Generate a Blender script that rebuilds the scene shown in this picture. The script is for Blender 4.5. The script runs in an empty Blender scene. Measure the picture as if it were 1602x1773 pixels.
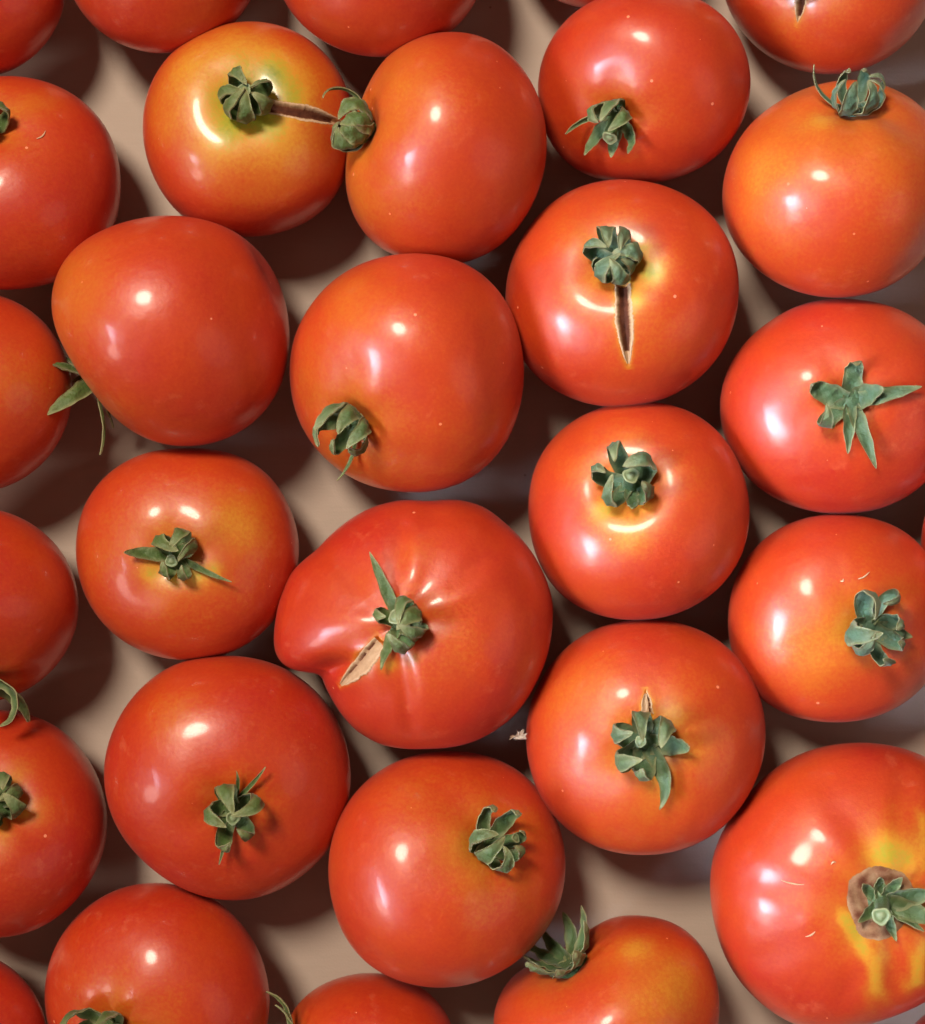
import bpy, math
import numpy as np
from mathutils import Vector

# ------------------------------------------------------------------ camera, lamps, exposure
H = 0.56            # camera height above the table (m)
ZEQ = 0.028         # height at which the picture scale below holds
K = 0.30 / 1602.0   # metres per picture pixel at ZEQ
F = (H - ZEQ) / K   # focal length in picture pixels
CX, CY = 801.0, 886.5

sc = bpy.context.scene
cam_d = bpy.data.cameras.new("camera")
cam = bpy.data.objects.new("camera", cam_d)
sc.collection.objects.link(cam)
cam.location = (0, 0, H)
cam.rotation_euler = (0, 0, 0)
cam_d.sensor_fit = 'VERTICAL'
cam_d.sensor_height = 24.0
cam_d.lens = 24.0 * F / 1773.0
cam_d.clip_start = 0.02
cam_d.clip_end = 20
cam_d.dof.use_dof = True
cam_d.dof.focus_distance = H - 0.045
cam_d.dof.aperture_fstop = 7.0
sc.camera = cam

w = bpy.data.worlds.new("World")
sc.world = w
w.use_nodes = True
bg = w.node_tree.nodes['Background']
bg.inputs[0].default_value = (1.0, 0.70, 0.52, 1)
bg.inputs[1].default_value = 0.115

def lamp(name, direction, dist, size, energy, color, aim=(0, 0, 0.03), size_y=None, spot=None):
    if spot:
        d = bpy.data.lights.new(name, 'SPOT')
        d.spot_size = math.radians(spot); d.spot_blend = 1.0
        d.shadow_soft_size = size
    else:
        d = bpy.data.lights.new(name, 'AREA')
        d.shape = 'RECTANGLE' if size_y else 'DISK'
        d.size = size
        if size_y: d.size_y = size_y
    d.energy = energy; d.color = color
    o = bpy.data.objects.new(name, d)
    sc.collection.objects.link(o)
    v = Vector(direction).normalized() * dist
    o.location = v + Vector((0, 0, 0.03))
    o.rotation_euler = (Vector(aim) - o.location).to_track_quat('-Z', 'Y').to_euler()
    return o

lamp("ceiling_lamp", (-0.30, 0.43, 0.86), 1.6, 0.38, 27.0, (1.0, 0.83, 0.67))
lamp("second_lamp", (-0.80, -0.42, 0.62), 1.5, 0.36, 4.2, (1.0, 0.80, 0.72))
wl = lamp("window_light", (-0.36, -0.11, 0.40), 0.55, 0.33, 0.36, (0.70, 0.80, 1.0), aim=(0.20, 0.0, 0.03), size_y=0.17)
wl.data.spread = math.radians(29)
lamp("far_window", (0.75, -0.22, 0.62), 1.7, 1.1, 2.1, (1.0, 0.72, 0.70))

sc.view_settings.view_transform = 'Standard'
sc.view_settings.look = 'None'
sc.view_settings.exposure = 0.0
sc.view_settings.gamma = 1.0

# ------------------------------------------------------------------ materials
def mat(name):
    m = bpy.data.materials.new(name); m.use_nodes = True
    nt = m.node_tree
    return m, nt, nt.nodes['Principled BSDF']

def N(nt, kind, **kw):
    n = nt.nodes.new(kind)
    for k, v in kw.items():
        if k.startswith('i_'):
            n.inputs[k[2:].replace('_', ' ')].default_value = v
        else:
            setattr(n, k, v)
    return n

def ramp(nt, stops, interp='LINEAR'):
    r = nt.nodes.new('ShaderNodeValToRGB')
    r.color_ramp.interpolation = interp
    e = r.color_ramp.elements
    while len(e) < len(stops): e.new(0.5)
    for el, (p, c) in zip(e, stops):
        el.position = p; el.color = (*c, 1)
    return r

def math_n(nt, op, a, b=None, clamp=False):
    n = nt.nodes.new('ShaderNodeMath'); n.operation = op; n.use_clamp = clamp
    for i, v in enumerate((a, b)):
        if v is None: continue
        if isinstance(v, (int, float)): n.inputs[i].default_value = v
        else: nt.links.new(v, n.inputs[i])
    return n.outputs[0]

def mixc(nt, fac, a, b):
    n = nt.nodes.new('ShaderNodeMix'); n.data_type = 'RGBA'
    for sock, v in ((n.inputs['Factor'], fac), (n.inputs['A'], a), (n.inputs['B'], b)):
        if isinstance(v, (int, float)): sock.default_value = v
        elif isinstance(v, tuple): sock.default_value = (*v, 1)
        else: nt.links.new(v, sock)
    return n.outputs['Result']

def skin_material():
    m, nt, p = mat("tomato_skin")
    L = nt.links.new
    at = N(nt, 'ShaderNodeAttribute', attribute_name='ripe')
    geo = nt.nodes.new('ShaderNodeNewGeometry')
    pos = geo.outputs['Position']
    n1 = N(nt, 'ShaderNodeTexNoise', i_Scale=30.0, i_Detail=3.0, i_Roughness=0.55); L(pos, n1.inputs['Vector'])
    n2 = N(nt, 'ShaderNodeTexNoise', i_Scale=900.0, i_Detail=2.0); L(pos, n2.inputs['Vector'])
    v = math_n(nt, 'ADD', at.outputs['Fac'], math_n(nt, 'MULTIPLY', math_n(nt, 'SUBTRACT', n1.outputs['Fac'], 0.5), 0.42))
    v = math_n(nt, 'ADD', v, math_n(nt, 'MULTIPLY', math_n(nt, 'SUBTRACT', n2.outputs['Fac'], 0.64), 0.26))
    r = ramp(nt, [(0.0, (0.17, 0.26, 0.02)), (0.22, (0.42, 0.36, 0.025)), (0.40, (0.62, 0.28, 0.022)),
                  (0.62, (0.56, 0.130, 0.010)), (0.80, (0.53, 0.056, 0.007)), (1.0, (0.46, 0.020, 0.007))])
    L(v, r.inputs['Fac'])
    # sparse pale flecks on the skin
    vo = N(nt, 'ShaderNodeTexVoronoi', i_Scale=150.0); L(pos, vo.inputs['Vector'])
    sp = nt.nodes.new('ShaderNodeSeparateColor'); L(vo.outputs['Color'], sp.inputs['Color'])
    rad = math_n(nt, 'MULTIPLY', sp.outputs['Green'], 0.085)
    dot = math_n(nt, 'LESS_THAN', vo.outputs['Distance'], rad)
    rare = math_n(nt, 'GREATER_THAN', sp.outputs['Red'], 0.60)
    fl = math_n(nt, 'MULTIPLY', math_n(nt, 'MULTIPLY', dot, rare), 0.75)
    col = mixc(nt, fl, r.outputs['Color'], (0.95, 0.36, 0.20))
    # pale water marks / scuffs
    n4 = N(nt, 'ShaderNodeTexNoise', i_Scale=160.0, i_Detail=5.0, i_Roughness=0.7); L(pos, n4.inputs['Vector'])
    n5 = N(nt, 'ShaderNodeTexNoise', i_Scale=28.0, i_Detail=1.0); L(pos, n5.inputs['Vector'])
    sc1 = math_n(nt, 'MULTIPLY', math_n(nt, 'GREATER_THAN', n5.outputs['Fac'], 0.54),
                 math_n(nt, 'MULTIPLY', math_n(nt, 'SUBTRACT', n4.outputs['Fac'], 0.56), 1.4, True), True)
    col = mixc(nt, sc1, col, (0.75, 0.22, 0.10))
    L(col, p.inputs['Base Color'])
    p.inputs['Subsurface Weight'].default_value = 0.30
    p.inputs['Subsurface Radius'].default_value = (1.0, 0.25, 0.1)
    p.inputs['Subsurface Scale'].default_value = 0.006
    n3 = N(nt, 'ShaderNodeTexNoise', i_Scale=60.0, i_Detail=4.0); L(pos, n3.inputs['Vector'])
    ro = math_n(nt, 'ADD', math_n(nt, 'MULTIPLY', n3.outputs['Fac'], 0.20), 0.33)
    L(ro, p.inputs['Roughness'])
    p.inputs['IOR'].default_value = 1.52
    p.inputs['Coat Weight'].default_value = 0.30
    p.inputs['Coat Roughness'].default_value = 0.13
    p.inputs['Sheen Weight'].default_value = 0.03
    b = N(nt, 'ShaderNodeBump', i_Strength=0.22, i_Distance=0.0006)
    hn = N(nt, 'ShaderNodeTexNoise', i_Scale=260.0, i_Detail=4.0, i_Roughness=0.6); L(pos, hn.inputs['Vector'])
    L(hn.outputs['Fac'], b.inputs['Height'])
    b2 = N(nt, 'ShaderNodeBump', i_Strength=0.8, i_Distance=0.0010)
    h2 = N(nt, 'ShaderNodeTexNoise', i_Scale=55.0, i_Detail=2.0); L(pos, h2.inputs['Vector'])
    L(h2.outputs['Fac'], b2.inputs['Height']); L(b.outputs['Normal'], b2.inputs['Normal'])
    L(b2.outputs['Normal'], p.inputs['Normal'])
    return m

def leaf_material():
    m, nt, p = mat("calyx_green")
    L = nt.links.new
    at = N(nt, 'ShaderNodeAttribute', attribute_name='edge')
    ti = N(nt, 'ShaderNodeAttribute', attribute_name='light_tint')
    geo = nt.nodes.new('ShaderNodeNewGeometry'); pos = geo.outputs['Position']
    n1 = N(nt, 'ShaderNodeTexNoise', i_Scale=420.0, i_Detail=4.0, i_Roughness=0.65); L(pos, n1.inputs['Vector'])
    n2 = N(nt, 'ShaderNodeTexNoise', i_Scale=110.0, i_Detail=2.0); L(pos, n2.inputs['Vector'])
    g = mixc(nt, n1.outputs['Fac'], (0.038, 0.085, 0.014), (0.085, 0.160, 0.036))
    te = mixc(nt, n1.outputs['Fac'], (0.036, 0.100, 0.062), (0.095, 0.215, 0.155))  # teal calyx tone, partly bluish window light painted into the colour
    c = mixc(nt, ti.outputs['Fac'], g, te)
    c = mixc(nt, math_n(nt, 'MULTIPLY', n2.outputs['Fac'], 0.35), c, (0.10, 0.12, 0.03))
    e = math_n(nt, 'POWER', at.outputs['Fac'], 3.0)
    c = mixc(nt, math_n(nt, 'MULTIPLY', e, 0.75), c, (0.42, 0.40, 0.20))
    L(c, p.inputs['Base Color'])
    p.inputs['Roughness'].default_value = 0.62
    p.inputs['Sheen Weight'].default_value = 0.15
    p.inputs['Sheen Roughness'].default_value = 0.4
    p.inputs['Sheen Tint'].default_value = (0.8, 0.9, 0.8, 1)
    p.inputs['Subsurface Weight'].default_value = 0.12
    p.inputs['Subsurface Radius'].default_value = (0.4, 1.0, 0.2)
    p.inputs['Subsurface Scale'].default_value = 0.0012
    b = N(nt, 'ShaderNodeBump', i_Strength=0.8, i_Distance=0.0005)
    n3 = N(nt, 'ShaderNodeTexNoise', i_Scale=900.0, i_Detail=3.0); L(pos, n3.inputs['Vector'])
    L(n3.outputs['Fac'], b.inputs['Height']); L(b.outputs['Normal'], p.inputs['Normal'])
    return m

def cork_material():
    m, nt, p = mat("corky_scar")
    L = nt.links.new
    at = N(nt, 'ShaderNodeAttribute', attribute_name='edge')   # 0 deep open flesh, 0.5 cork, 1 lip
    geo = nt.nodes.new('ShaderNodeNewGeometry'); pos = geo.outputs['Position']
    n1 = N(nt, 'ShaderNodeTexNoise', i_Scale=500.0, i_Detail=5.0, i_Roughness=0.7); L(pos, n1.inputs['Vector'])
    v = math_n(nt, 'ADD', at.outputs['Fac'], math_n(nt, 'MULTIPLY', math_n(nt, 'SUBTRACT', n1.outputs['Fac'], 0.5), 0.40))
    r = ramp(nt, [(0.0, (0.050, 0.014, 0.008)), (0.22, (0.15, 0.050, 0.024)), (0.42, (0.30, 0.16, 0.085)),
                  (0.65, (0.46, 0.30, 0.17)), (0.95, (0.66, 0.46, 0.29))])
    L(v, r.inputs['Fac']); L(r.outputs['Color'], p.inputs['Base Color'])
    p.inputs['Roughness'].default_value = 0.7
    p.inputs['Specular IOR Level'].default_value = 0.15
    b = N(nt, 'ShaderNodeBump', i_Strength=0.7, i_Distance=0.0005)
    L(n1.outputs['Fac'], b.inputs['Height']); L(b.outputs['Normal'], p.inputs['Normal'])
    return m

def cut_material():
    m, nt, p = mat("stalk_cut")
    L = nt.links.new
    at = N(nt, 'ShaderNodeAttribute', attribute_name='edge')
    r = ramp(nt, [(0.0, (0.27, 0.33, 0.18)), (0.35, (0.22, 0.29, 0.14)), (0.5, (0.15, 0.21, 0.09)),
                  (0.72, (0.19, 0.26, 0.12)), (0.86, (0.30, 0.36, 0.20)), (1.0, (0.30, 0.38, 0.18))])
    L(at.outputs['Fac'], r.inputs['Fac']); L(r.outputs['Color'], p.inputs['Base Color'])
    p.inputs['Roughness'].default_value = 0.45
    return m

def table_material():
    m, nt, p = mat("pale_cardboard")
    L = nt.links.new
    geo = nt.nodes.new('ShaderNodeNewGeometry'); pos = geo.outputs['Position']
    n1 = N(nt, 'ShaderNodeTexNoise', i_Scale=30.0, i_Detail=6.0, i_Roughness=0.65); L(pos, n1.inputs['Vector'])
    n2 = N(nt, 'ShaderNodeTexNoise', i_Scale=1500.0, i_Detail=2.0); L(pos, n2.inputs['Vector'])
    mp = nt.nodes.new('ShaderNodeMapping'); mp.inputs['Scale'].default_value = (60, 900, 60); L(pos, mp.inputs['Vector'])
    n3 = N(nt, 'ShaderNodeTexNoise', i_Scale=1.0, i_Detail=3.0); L(mp.outputs['Vector'], n3.inputs['Vector'])
    c = mixc(nt, n1.outputs['Fac'], (0.43, 0.355, 0.295), (0.50, 0.42, 0.355))
    c = mixc(nt, math_n(nt, 'MULTIPLY', n3.outputs['Fac'], 0.35), c, (0.40, 0.33, 0.24))
    vo = N(nt, 'ShaderNodeTexVoronoi', i_Scale=90.0); L(pos, vo.inputs['Vector'])
    sp = nt.nodes.new('ShaderNodeSeparateColor'); L(vo.outputs['Color'], sp.inputs['Color'])
    d = math_n(nt, 'MULTIPLY', math_n(nt, 'LESS_THAN', vo.outputs['Distance'], 0.04), math_n(nt, 'GREATER_THAN', sp.outputs['Red'], 0.8))
    c = mixc(nt, math_n(nt, 'MULTIPLY', d, 0.6), c, (0.16, 0.11, 0.07))
    L(c, p.inputs['Base Color'])
    p.inputs['Roughness'].default_value = 0.75
    b = N(nt, 'ShaderNodeBump', i_Strength=0.25, i_Distance=0.0003)
    L(math_n(nt, 'ADD', n2.outputs['Fac'], n3.outputs['Fac']), b.inputs['Height']); L(b.outputs['Normal'], p.inputs['Normal'])
    return m

SKIN, LEAF, CORK, CUT, TABLE = skin_material(), leaf_material(), cork_material(), cut_material(), table_material()

# ------------------------------------------------------------------ mesh helpers
def grid_faces(nu, nv, wrap_v=False, off=0, flip=False):
    fs = []
    nvv = nv if wrap_v else nv - 1
    i = np.arange(nu - 1)[:, None]; j = np.arange(nvv)[None, :]
    a = i * nv + j; b = i * nv + (j + 1) % nv
    c = (i + 1) * nv + (j + 1) % nv; d = (i + 1) * nv + j
    q = np.stack([a + 0 * b, b + 0 * a, c, d], -1).reshape(-1, 4) + off
    if flip: q = q[:, ::-1]
    return q

def make_obj(name, verts, quads, material, parent=None, attrs=None, tris=None):
    me = bpy.data.meshes.new(name)
    q = np.asarray(quads).reshape(-1, 4) if len(quads) else np.zeros((0, 4), int)
    t = np.asarray(tris).reshape(-1, 3) if tris is not None and len(tris) else np.zeros((0, 3), int)
    me.vertices.add(len(verts)); me.vertices.foreach_set('co', np.ascontiguousarray(verts, dtype=np.float32).ravel())
    me.loops.add(q.size + t.size)
    me.loops.foreach_set('vertex_index', np.concatenate([q.ravel(), t.ravel()]).astype(np.int32))
    starts = np.concatenate([np.arange(len(q)) * 4, q.size + np.arange(len(t)) * 3]).astype(np.int32)
    me.polygons.add(len(q) + len(t))
    me.polygons.foreach_set('loop_start', starts)
    me.update(calc_edges=True)
    me.validate()
    me.polygons.foreach_set('use_smooth', np.ones(len(me.polygons), dtype=bool))
    for k, v in (attrs or {}).items():
        a = me.attributes.new(k, 'FLOAT', 'POINT')
        a.data.foreach_set('value', np.ascontiguousarray(v, dtype=np.float32))
    me.materials.append(material)
    o = bpy.data.objects.new(name, me)
    sc.collection.objects.link(o)
    if parent: o.parent = parent
    return o

def to_px(P):
    s = F / (H - P[..., 2])
    return np.stack([CX + P[..., 0] * s, CY - P[..., 1] * s], -1)

def from_px(px, py, z):
    s = (H - z) / F
    return np.array([(px - CX) * s, (CY - py) * s, z])

def rot_z_to(a):
    a = a / np.linalg.norm(a)
    z = np.array([0, 0, 1.0]); v = np.cross(z, a); c = a[2]
    if np.linalg.norm(v) < 1e-8: return np.eye(3) if c > 0 else np.diag([1, -1, -1.0])
    vx = np.array([[0, -v[2], v[1]], [v[2], 0, -v[0]], [-v[1], v[0], 0]])
    return np.eye(3) + vx + vx @ vx / (1 + c)

# ------------------------------------------------------------------ one tomato as a deformable solid
class Tomato:
    def __init__(s, d, idx):
        s.d = d
        s.rng = np.random.RandomState(idx * 7 + 3)
        out = np.array(d['outline'], float)
        c = d.get('c') or tuple((out.max(0) + out.min(0)) / 2)
        s.cx, s.cy = c
        ang = np.arctan2(-(out[:, 1] - c[1]), out[:, 0] - c[0])
        rad = np.hypot(out[:, 0] - c[0], out[:, 1] - c[1])
        o = np.argsort(ang); ang, rad = ang[o], rad[o]
        A = np.linspace(-math.pi, math.pi, 361)[:-1]
        r = np.interp(A, np.r_[ang - 2 * math.pi, ang, ang + 2 * math.pi], np.r_[rad, rad, rad])
        sg = d.get('smooth', 9.0); k = np.exp(-0.5 * (np.arange(-40, 41) / sg) ** 2); k /= k.sum()
        s.target_r = np.convolve(np.r_[r[-40:], r, r[:40]], k, 'valid'); s.A = A
        s.Rpx = s.target_r.mean()
        s.hz = d.get('hz', 0.80)
        z0 = s.Rpx * K * s.hz * 0.98
        s.R = s.Rpx * (H - z0) / F * 0.97
        s.C = from_px(c[0], c[1], z0)
        s.dep = d.get('dep', 0.13); s.wd = d.get('wd', 0.30)
        s.rib = d.get('rib', 0.012); s.nrib = d.get('nrib', 5)
        s.b0 = s.rng.rand() * 6.28
        s.kk = s.rng.normal(size=(7, 3)) * 1.7; s.ph = s.rng.rand(7) * 6.28; s.am = s.rng.rand(7) * d.get('lump', 0.009)
        s.S = np.ones(360)
        st = d['stem']; off = np.array([st[0] - c[0], -(st[1] - c[1])]) / s.Rpx
        m = np.hypot(*off)
        up = d.get('az', 1)
        axy = off / 0.78
        n = np.hypot(*axy)
        if n > 0.96: axy *= 0.96 / n
        def setaxis(axy):
            n = min(np.hypot(*axy), 0.985)
            axy = axy / max(np.hypot(*axy), 1e-9) * n
            s.a = np.array([axy[0], axy[1], up * math.sqrt(max(1 - n * n, 0.0))])
            s.M = rot_z_to(s.a)
        if 'axis' in d:
            s.a = np.array(d['axis'], float); s.a /= np.linalg.norm(s.a); s.M = rot_z_to(s.a)
        else: setaxis(axy)
        nb = 144 if sg < 5 else 72; m1, m2 = (240, 400) if sg < 5 else (130, 200)
        psi = np.linspace(0.001, math.pi - 0.001, m1)[:, None] + np.zeros((1, m2))
        bet = np.linspace(0, 2 * math.pi, m2 + 1)[None, :-1] + np.zeros((m1, 1))
        k2 = np.exp(-0.5 * (np.arange(-40, 41) / max(1.8, sg * 0.6)) ** 2); k2 /= k2.sum()
        for rd in range(4):
            for it in range(3):
                P = s.surf(psi, bet).reshape(-1, 3)
                q = to_px(P) - to_px(s.C)
                a = np.arctan2(-q[:, 1], q[:, 0]); rr = np.hypot(q[:, 0], q[:, 1])
                b = ((a + math.pi) / (2 * math.pi) * nb).astype(int) % nb
                mx = np.zeros(nb); np.maximum.at(mx, b, rr)
                cen = -math.pi + (np.arange(nb) + 0.5) * 2 * math.pi / nb
                mxi = np.interp(s.A, np.r_[cen - 2 * math.pi, cen, cen + 2 * math.pi], np.r_[mx, mx, mx])
                s.S *= s.target_r / mxi
                s.S = np.convolve(np.r_[s.S[-40:], s.S, s.S[:40]], k2, 'valid')
                s.S = np.clip(s.S, 0.6, 1.5)
            if 'axis' not in d and rd < 3:
                p0 = to_px(s.surf(np.array([0.001]), np.array([0.0])))[0]
                err = np.array([st[0] - p0[0], -(st[1] - p0[1])]) / s.Rpx
                setaxis(s.a[:2] + err * 0.9)
        P = s.surf(psi, bet).reshape(-1, 3)
        s.zshift = -P[:, 2].min()
        s.loc = np.array([s.C[0], s.C[1], 0.0])

    zshift = 0.0

    def top(s, rr, bet, c):
        """local z for normalised axis distance rr, c = cos(psi)"""
        z = s.hz * c
        g = np.clip(c * 3 + 0.5, 0, 1)
        z = z - s.dep * np.exp(-(rr / s.wd) ** 2) * g
        rb = 0.6 * np.cos(s.nrib * (bet - s.b0)) + 0.4 * np.cos((s.nrib - 2) * bet + 1.3)
        z = z - s.rib * (0.6 + rb) * np.exp(-((rr - 0.42) / 0.26) ** 2) * g
        z = z + 0.05 * np.exp(-(rr / 0.25) ** 2) * np.clip(-c * 3, 0, 1)
        return z, rb

    def local(s, psi, bet):
        rr = np.sin(psi); c = np.cos(psi)
        z, rb = s.top(rr, bet, c)
        rho = rr * (1 - s.rib * 0.7 * (rb + 0.4) * np.clip(rr, 0, 1) * (0.5 + 0.5 * c))
        # square shoulders slightly
        rho = rho * (1 + 0.035 * np.sin(2 * psi) ** 2)
        return np.stack([rho * np.cos(bet), rho * np.sin(bet), z], -1) * s.R

    def lump(s, L):
        u = L / s.R
        f = np.zeros(u.shape[:-1])
        for k, ph, am in zip(s.kk, s.ph, s.am): f = f + am * np.sin(u @ k + ph)
        return L * (1 + f)[..., None]

    def world(s, L):
        P = s.lump(L) @ s.M.T + s.C
        d = P[..., :2] - s.C[:2]
        r = np.hypot(d[..., 0], d[..., 1])
        a = np.arctan2(d[..., 1], d[..., 0])
        S = np.interp(a, np.r_[s.A, math.pi], np.r_[s.S, s.S[0]])
        wt = np.clip(r / (0.93 * s.R), 0, 1) ** s.d.get('pow', 1.6)
        f = 1 + (S - 1) * wt
        for (px, py, amp, rad) in s.d.get('dents', []):
            q = from_px(px, py, s.C[2])
            dd = np.hypot(P[..., 0] - q[0], P[..., 1] - q[1])
            up = np.clip((P[..., 2] - s.C[2]) / s.R + 0.35, 0, 1)
            e = amp * np.exp(-(dd / (rad * K)) ** 2) * up
            P = P + np.stack([0 * e, 0 * e, e * s.R], -1)
        for (x0, y0, x1, y1, amp, wd_) in s.d.get('grooves', []):
            a0 = from_px(x0, y0, s.C[2] + s.R * 0.6)[:2]; a1 = from_px(x1, y1, s.C[2] + s.R * 0.6)[:2]
            ab = a1 - a0; tt = ((P[..., :2] - a0) @ ab) / (ab @ ab); tc = np.clip(tt, 0, 1)
            dd = np.linalg.norm(P[..., :2] - a0 - tc[..., None] * ab, axis=-1)
            e = amp * np.exp(-(dd / (wd_ * K)) ** 2) * (0.35 + 0.65 * np.sin(math.pi * np.clip(tc * 0.86 + 0.07, 0, 1)))
            e = e * np.clip((P[..., 2] - s.C[2]) / s.R * 2 + 0.8, 0, 1)
            P = P - np.stack([0 * e, 0 * e, e * s.R], -1)
        P = np.concatenate([s.C[:2] + d * f[..., None], P[..., 2:3]], -1)
        P[..., 2] += s.zshift
        return P

    def surf(s, psi, bet):
        return s.world(s.local(psi, bet))

    def above(s, x, y, h):
        """point in the stem frame: x,y,h in metres, h above the skin along the stem axis"""
        rho = np.hypot(x, y); rr = np.clip(rho / s.R, 0, 0.97); bet = np.arctan2(y, x)
        z, _ = s.top(rr, bet, np.sqrt(1 - rr * rr))
        return s.world(np.stack([x, y, z * s.R + h], -1))

    def build(s):
        d = s.d
        e = bpy.data.objects.new('tomato', None)
        sc.collection.objects.link(e)
        e.location = s.loc; e.empty_display_size = 0.01
        e['label'] = d['label']; e['category'] = 'tomato'; e['group'] = 'tomatoes laid out side by side on the table'
        s.e = e
        hi = bool(d.get('cracks'))
        nu, nv = (260, 420) if hi else (120, 170)
        t = np.linspace(0, 1, nu)
        psi = 0.0015 + (math.pi - 0.003) * (t * 0.75 + 0.25 * t ** 2)
        bet = np.linspace(0, 2 * math.pi, nv + 1)[:-1]
        PS, BE = np.meshgrid(psi, bet, indexing='ij')
        P = s.surf(PS, BE)
        # normals by finite differences
        def normals(P):
            du = np.gradient(P, axis=0); dv = (np.roll(P, -1, 1) - np.roll(P, 1, 1))
            n = np.cross(du, dv); n /= np.linalg.norm(n, axis=-1, keepdims=True) + 1e-12
            return n
        Nn = normals(P)
        if ((P - s.C) * Nn).sum(-1).mean() < 0: Nn = -Nn
        s.flatP = P.reshape(-1, 3); s.flatN = Nn.reshape(-1, 3); s.px = to_px(s.flatP)
        # ripeness
        base = d.get('ripe', 0.90); sv = d.get('stemripe', 0.66); sw = d.get('shoulder', 0.55)
        angn = PS + 0.12 * np.sin(BE * s.nrib + s.b0) * np.exp(-PS)
        ripe = base - (base - sv) * np.exp(-(angn / sw) ** 2)
        for (px, py, rad, val) in d.get('patches', []):
            q, _ = s.snap(px, py)
            dd = np.linalg.norm(P - q, axis=-1)
            wgt = np.exp(-(dd / (rad * K)) ** 2)
            ripe = ripe * (1 - wgt) + val * wgt
        for (x0, y0, x1, y1, rad, val) in d.get('streaks', []):
            q0, _ = s.snap(x0, y0); q1, _ = s.snap(x1, y1); qm, _ = s.snap((x0 + x1) / 2, (y0 + y1) / 2)
            dd = None
            for a0, a1 in ((q0, qm), (qm, q1)):
                ab = a1 - a0; tc = np.clip(((P - a0) @ ab) / (ab @ ab), 0, 1)
                e_ = np.linalg.norm(P - a0 - tc[..., None] * ab, axis=-1)
                dd = e_ if dd is None else np.minimum(dd, e_)
            dd = dd * (1 + 0.35 * np.sin(P[..., 0] * 900 + P[..., 1] * 500) * 0.6)
            wgt = np.exp(-(dd / (rad * K)) ** 2)
            ripe = ripe * (1 - wgt) + val * wgt
        crack_meshes = []
        for cr in d.get('cracks', []):
            crack_meshes.append(s.make_crack(cr, P, Nn, ripe))
        P2 = P
        V = (P2.reshape(-1, 3) - s.loc)
        q = grid_faces(nu, nv, True)
        # caps
        top = V[:nv].mean(0); bot = V[-nv:].mean(0)
        V = np.vstack([V, top, bot]); iT, iB = nu * nv, nu * nv + 1
        j = np.arange(nv)
        tris = np.vstack([np.stack([np.full(nv, iT), (j + 1) % nv, j], -1),
                          np.stack([np.full(nv, iB), (nu - 1) * nv + j, (nu - 1) * nv + (j + 1) % nv], -1)])
        # outward orientation check
        a, b_, c_ = V[q[nv * nu // 2 - nv]][:3]
        nrm = np.cross(b_ - a, c_ - a)
        if nrm @ (a + s.loc - s.C) < 0: q = q[:, ::-1]; 
        f1 = V[tris[0]]; nt = np.cross(f1[1] - f1[0], f1[2] - f1[0])
        if nt @ s.a < 0: tris = tris[:, ::-1]
        make_obj('fruit', V, q, SKIN, e, {'ripe': np.r_[ripe.ravel(), ripe[0].mean(), ripe[-1].mean()]}, tris)
        for (VV, qq, ed) in crack_meshes:
            make_obj('split_scar', VV - s.loc, qq, CORK, e, {'edge': ed})
        for (x0, y0, x1, y1) in d.get('fibres', []):
            s.fibre(x0, y0, x1, y1)
        s.build_calyx()

    def fibre(s, x0, y0, x1, y1):
        n = 9; t = np.linspace(0, 1, n)
        bow = 3.0 * np.sin(math.pi * t); L = math.hypot(x1 - x0, y1 - y0) + 1e-6
        pts = [s.snap(x0 + (x1 - x0) * a - (y1 - y0) / L * b, y0 + (y1 - y0) * a + (x1 - x0) / L * b) for a, b in zip(t, bow)]
        Q = np.array([p for p, _ in pts]); NN = np.array([q for _, q in pts])
        for _ in range(3): Q[1:-1] = (Q[:-2] + 2 * Q[1:-1] + Q[2:]) / 4
        Q = Q + NN * 0.00025
        Tt = np.gradient(Q, axis=0); Tt /= np.linalg.norm(Tt, axis=1, keepdims=True)
        B = np.cross(NN, Tt); r = 0.00018 * (0.5 + np.sin(math.pi * t))[:, None, None]
        b = np.linspace(0, 2 * math.pi, 7)[None, :-1, None]
        V = Q[:, None] + r * (np.cos(b) * B[:, None] + np.sin(b) * NN[:, None])
        make_obj('dry_fibre', V.reshape(-1, 3) - s.loc, grid_faces(n, 6, True), CORK, s.e, {'edge': np.full(n * 6, 1.0)})

    def snap(s, px, py):
        dd = np.hypot(s.px[:, 0] - px, s.px[:, 1] - py) + 1e3 * (s.flatN[:, 2] < -0.05)
        i = np.argsort(dd)[:4]; w = 1 / (dd[i] + 0.3); w /= w.sum()
        n = (s.flatN[i] * w[:, None]).sum(0)
        return (s.flatP[i] * w[:, None]).sum(0), n / np.linalg.norm(n)

    def make_crack(s, cr, P, Nn, ripe):
        pts = np.array(cr['path'], float); hw = cr['hw'] * K; kind = cr.get('kind', 'open')
        ns, ntt = 60, 21
        seg = np.r_[0, np.cumsum(np.hypot(*np.diff(pts, axis=0).T))]; u = np.linspace(0, seg[-1], ns)
        pp = np.stack([np.interp(u, seg, pts[:, 0]), np.interp(u, seg, pts[:, 1])], -1)
        S = [s.snap(*p) for p in pp]
        Q = np.array([a for a, _ in S]); NN = np.array([b for _, b in S])
        for _ in range(6):
            Q[1:-1] = (Q[:-2] + 2 * Q[1:-1] + Q[2:]) / 4; NN[1:-1] = (NN[:-2] + 2 * NN[1:-1] + NN[2:]) / 4
        NN /= np.linalg.norm(NN, axis=1, keepdims=True)
        T = np.gradient(Q, axis=0); T /= np.linalg.norm(T, axis=1, keepdims=True)
        B = np.cross(NN, T)
        t = np.linspace(0, 1, ns)
        prof = cr.get('prof', (0.75, 1.0, 0.0))
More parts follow.
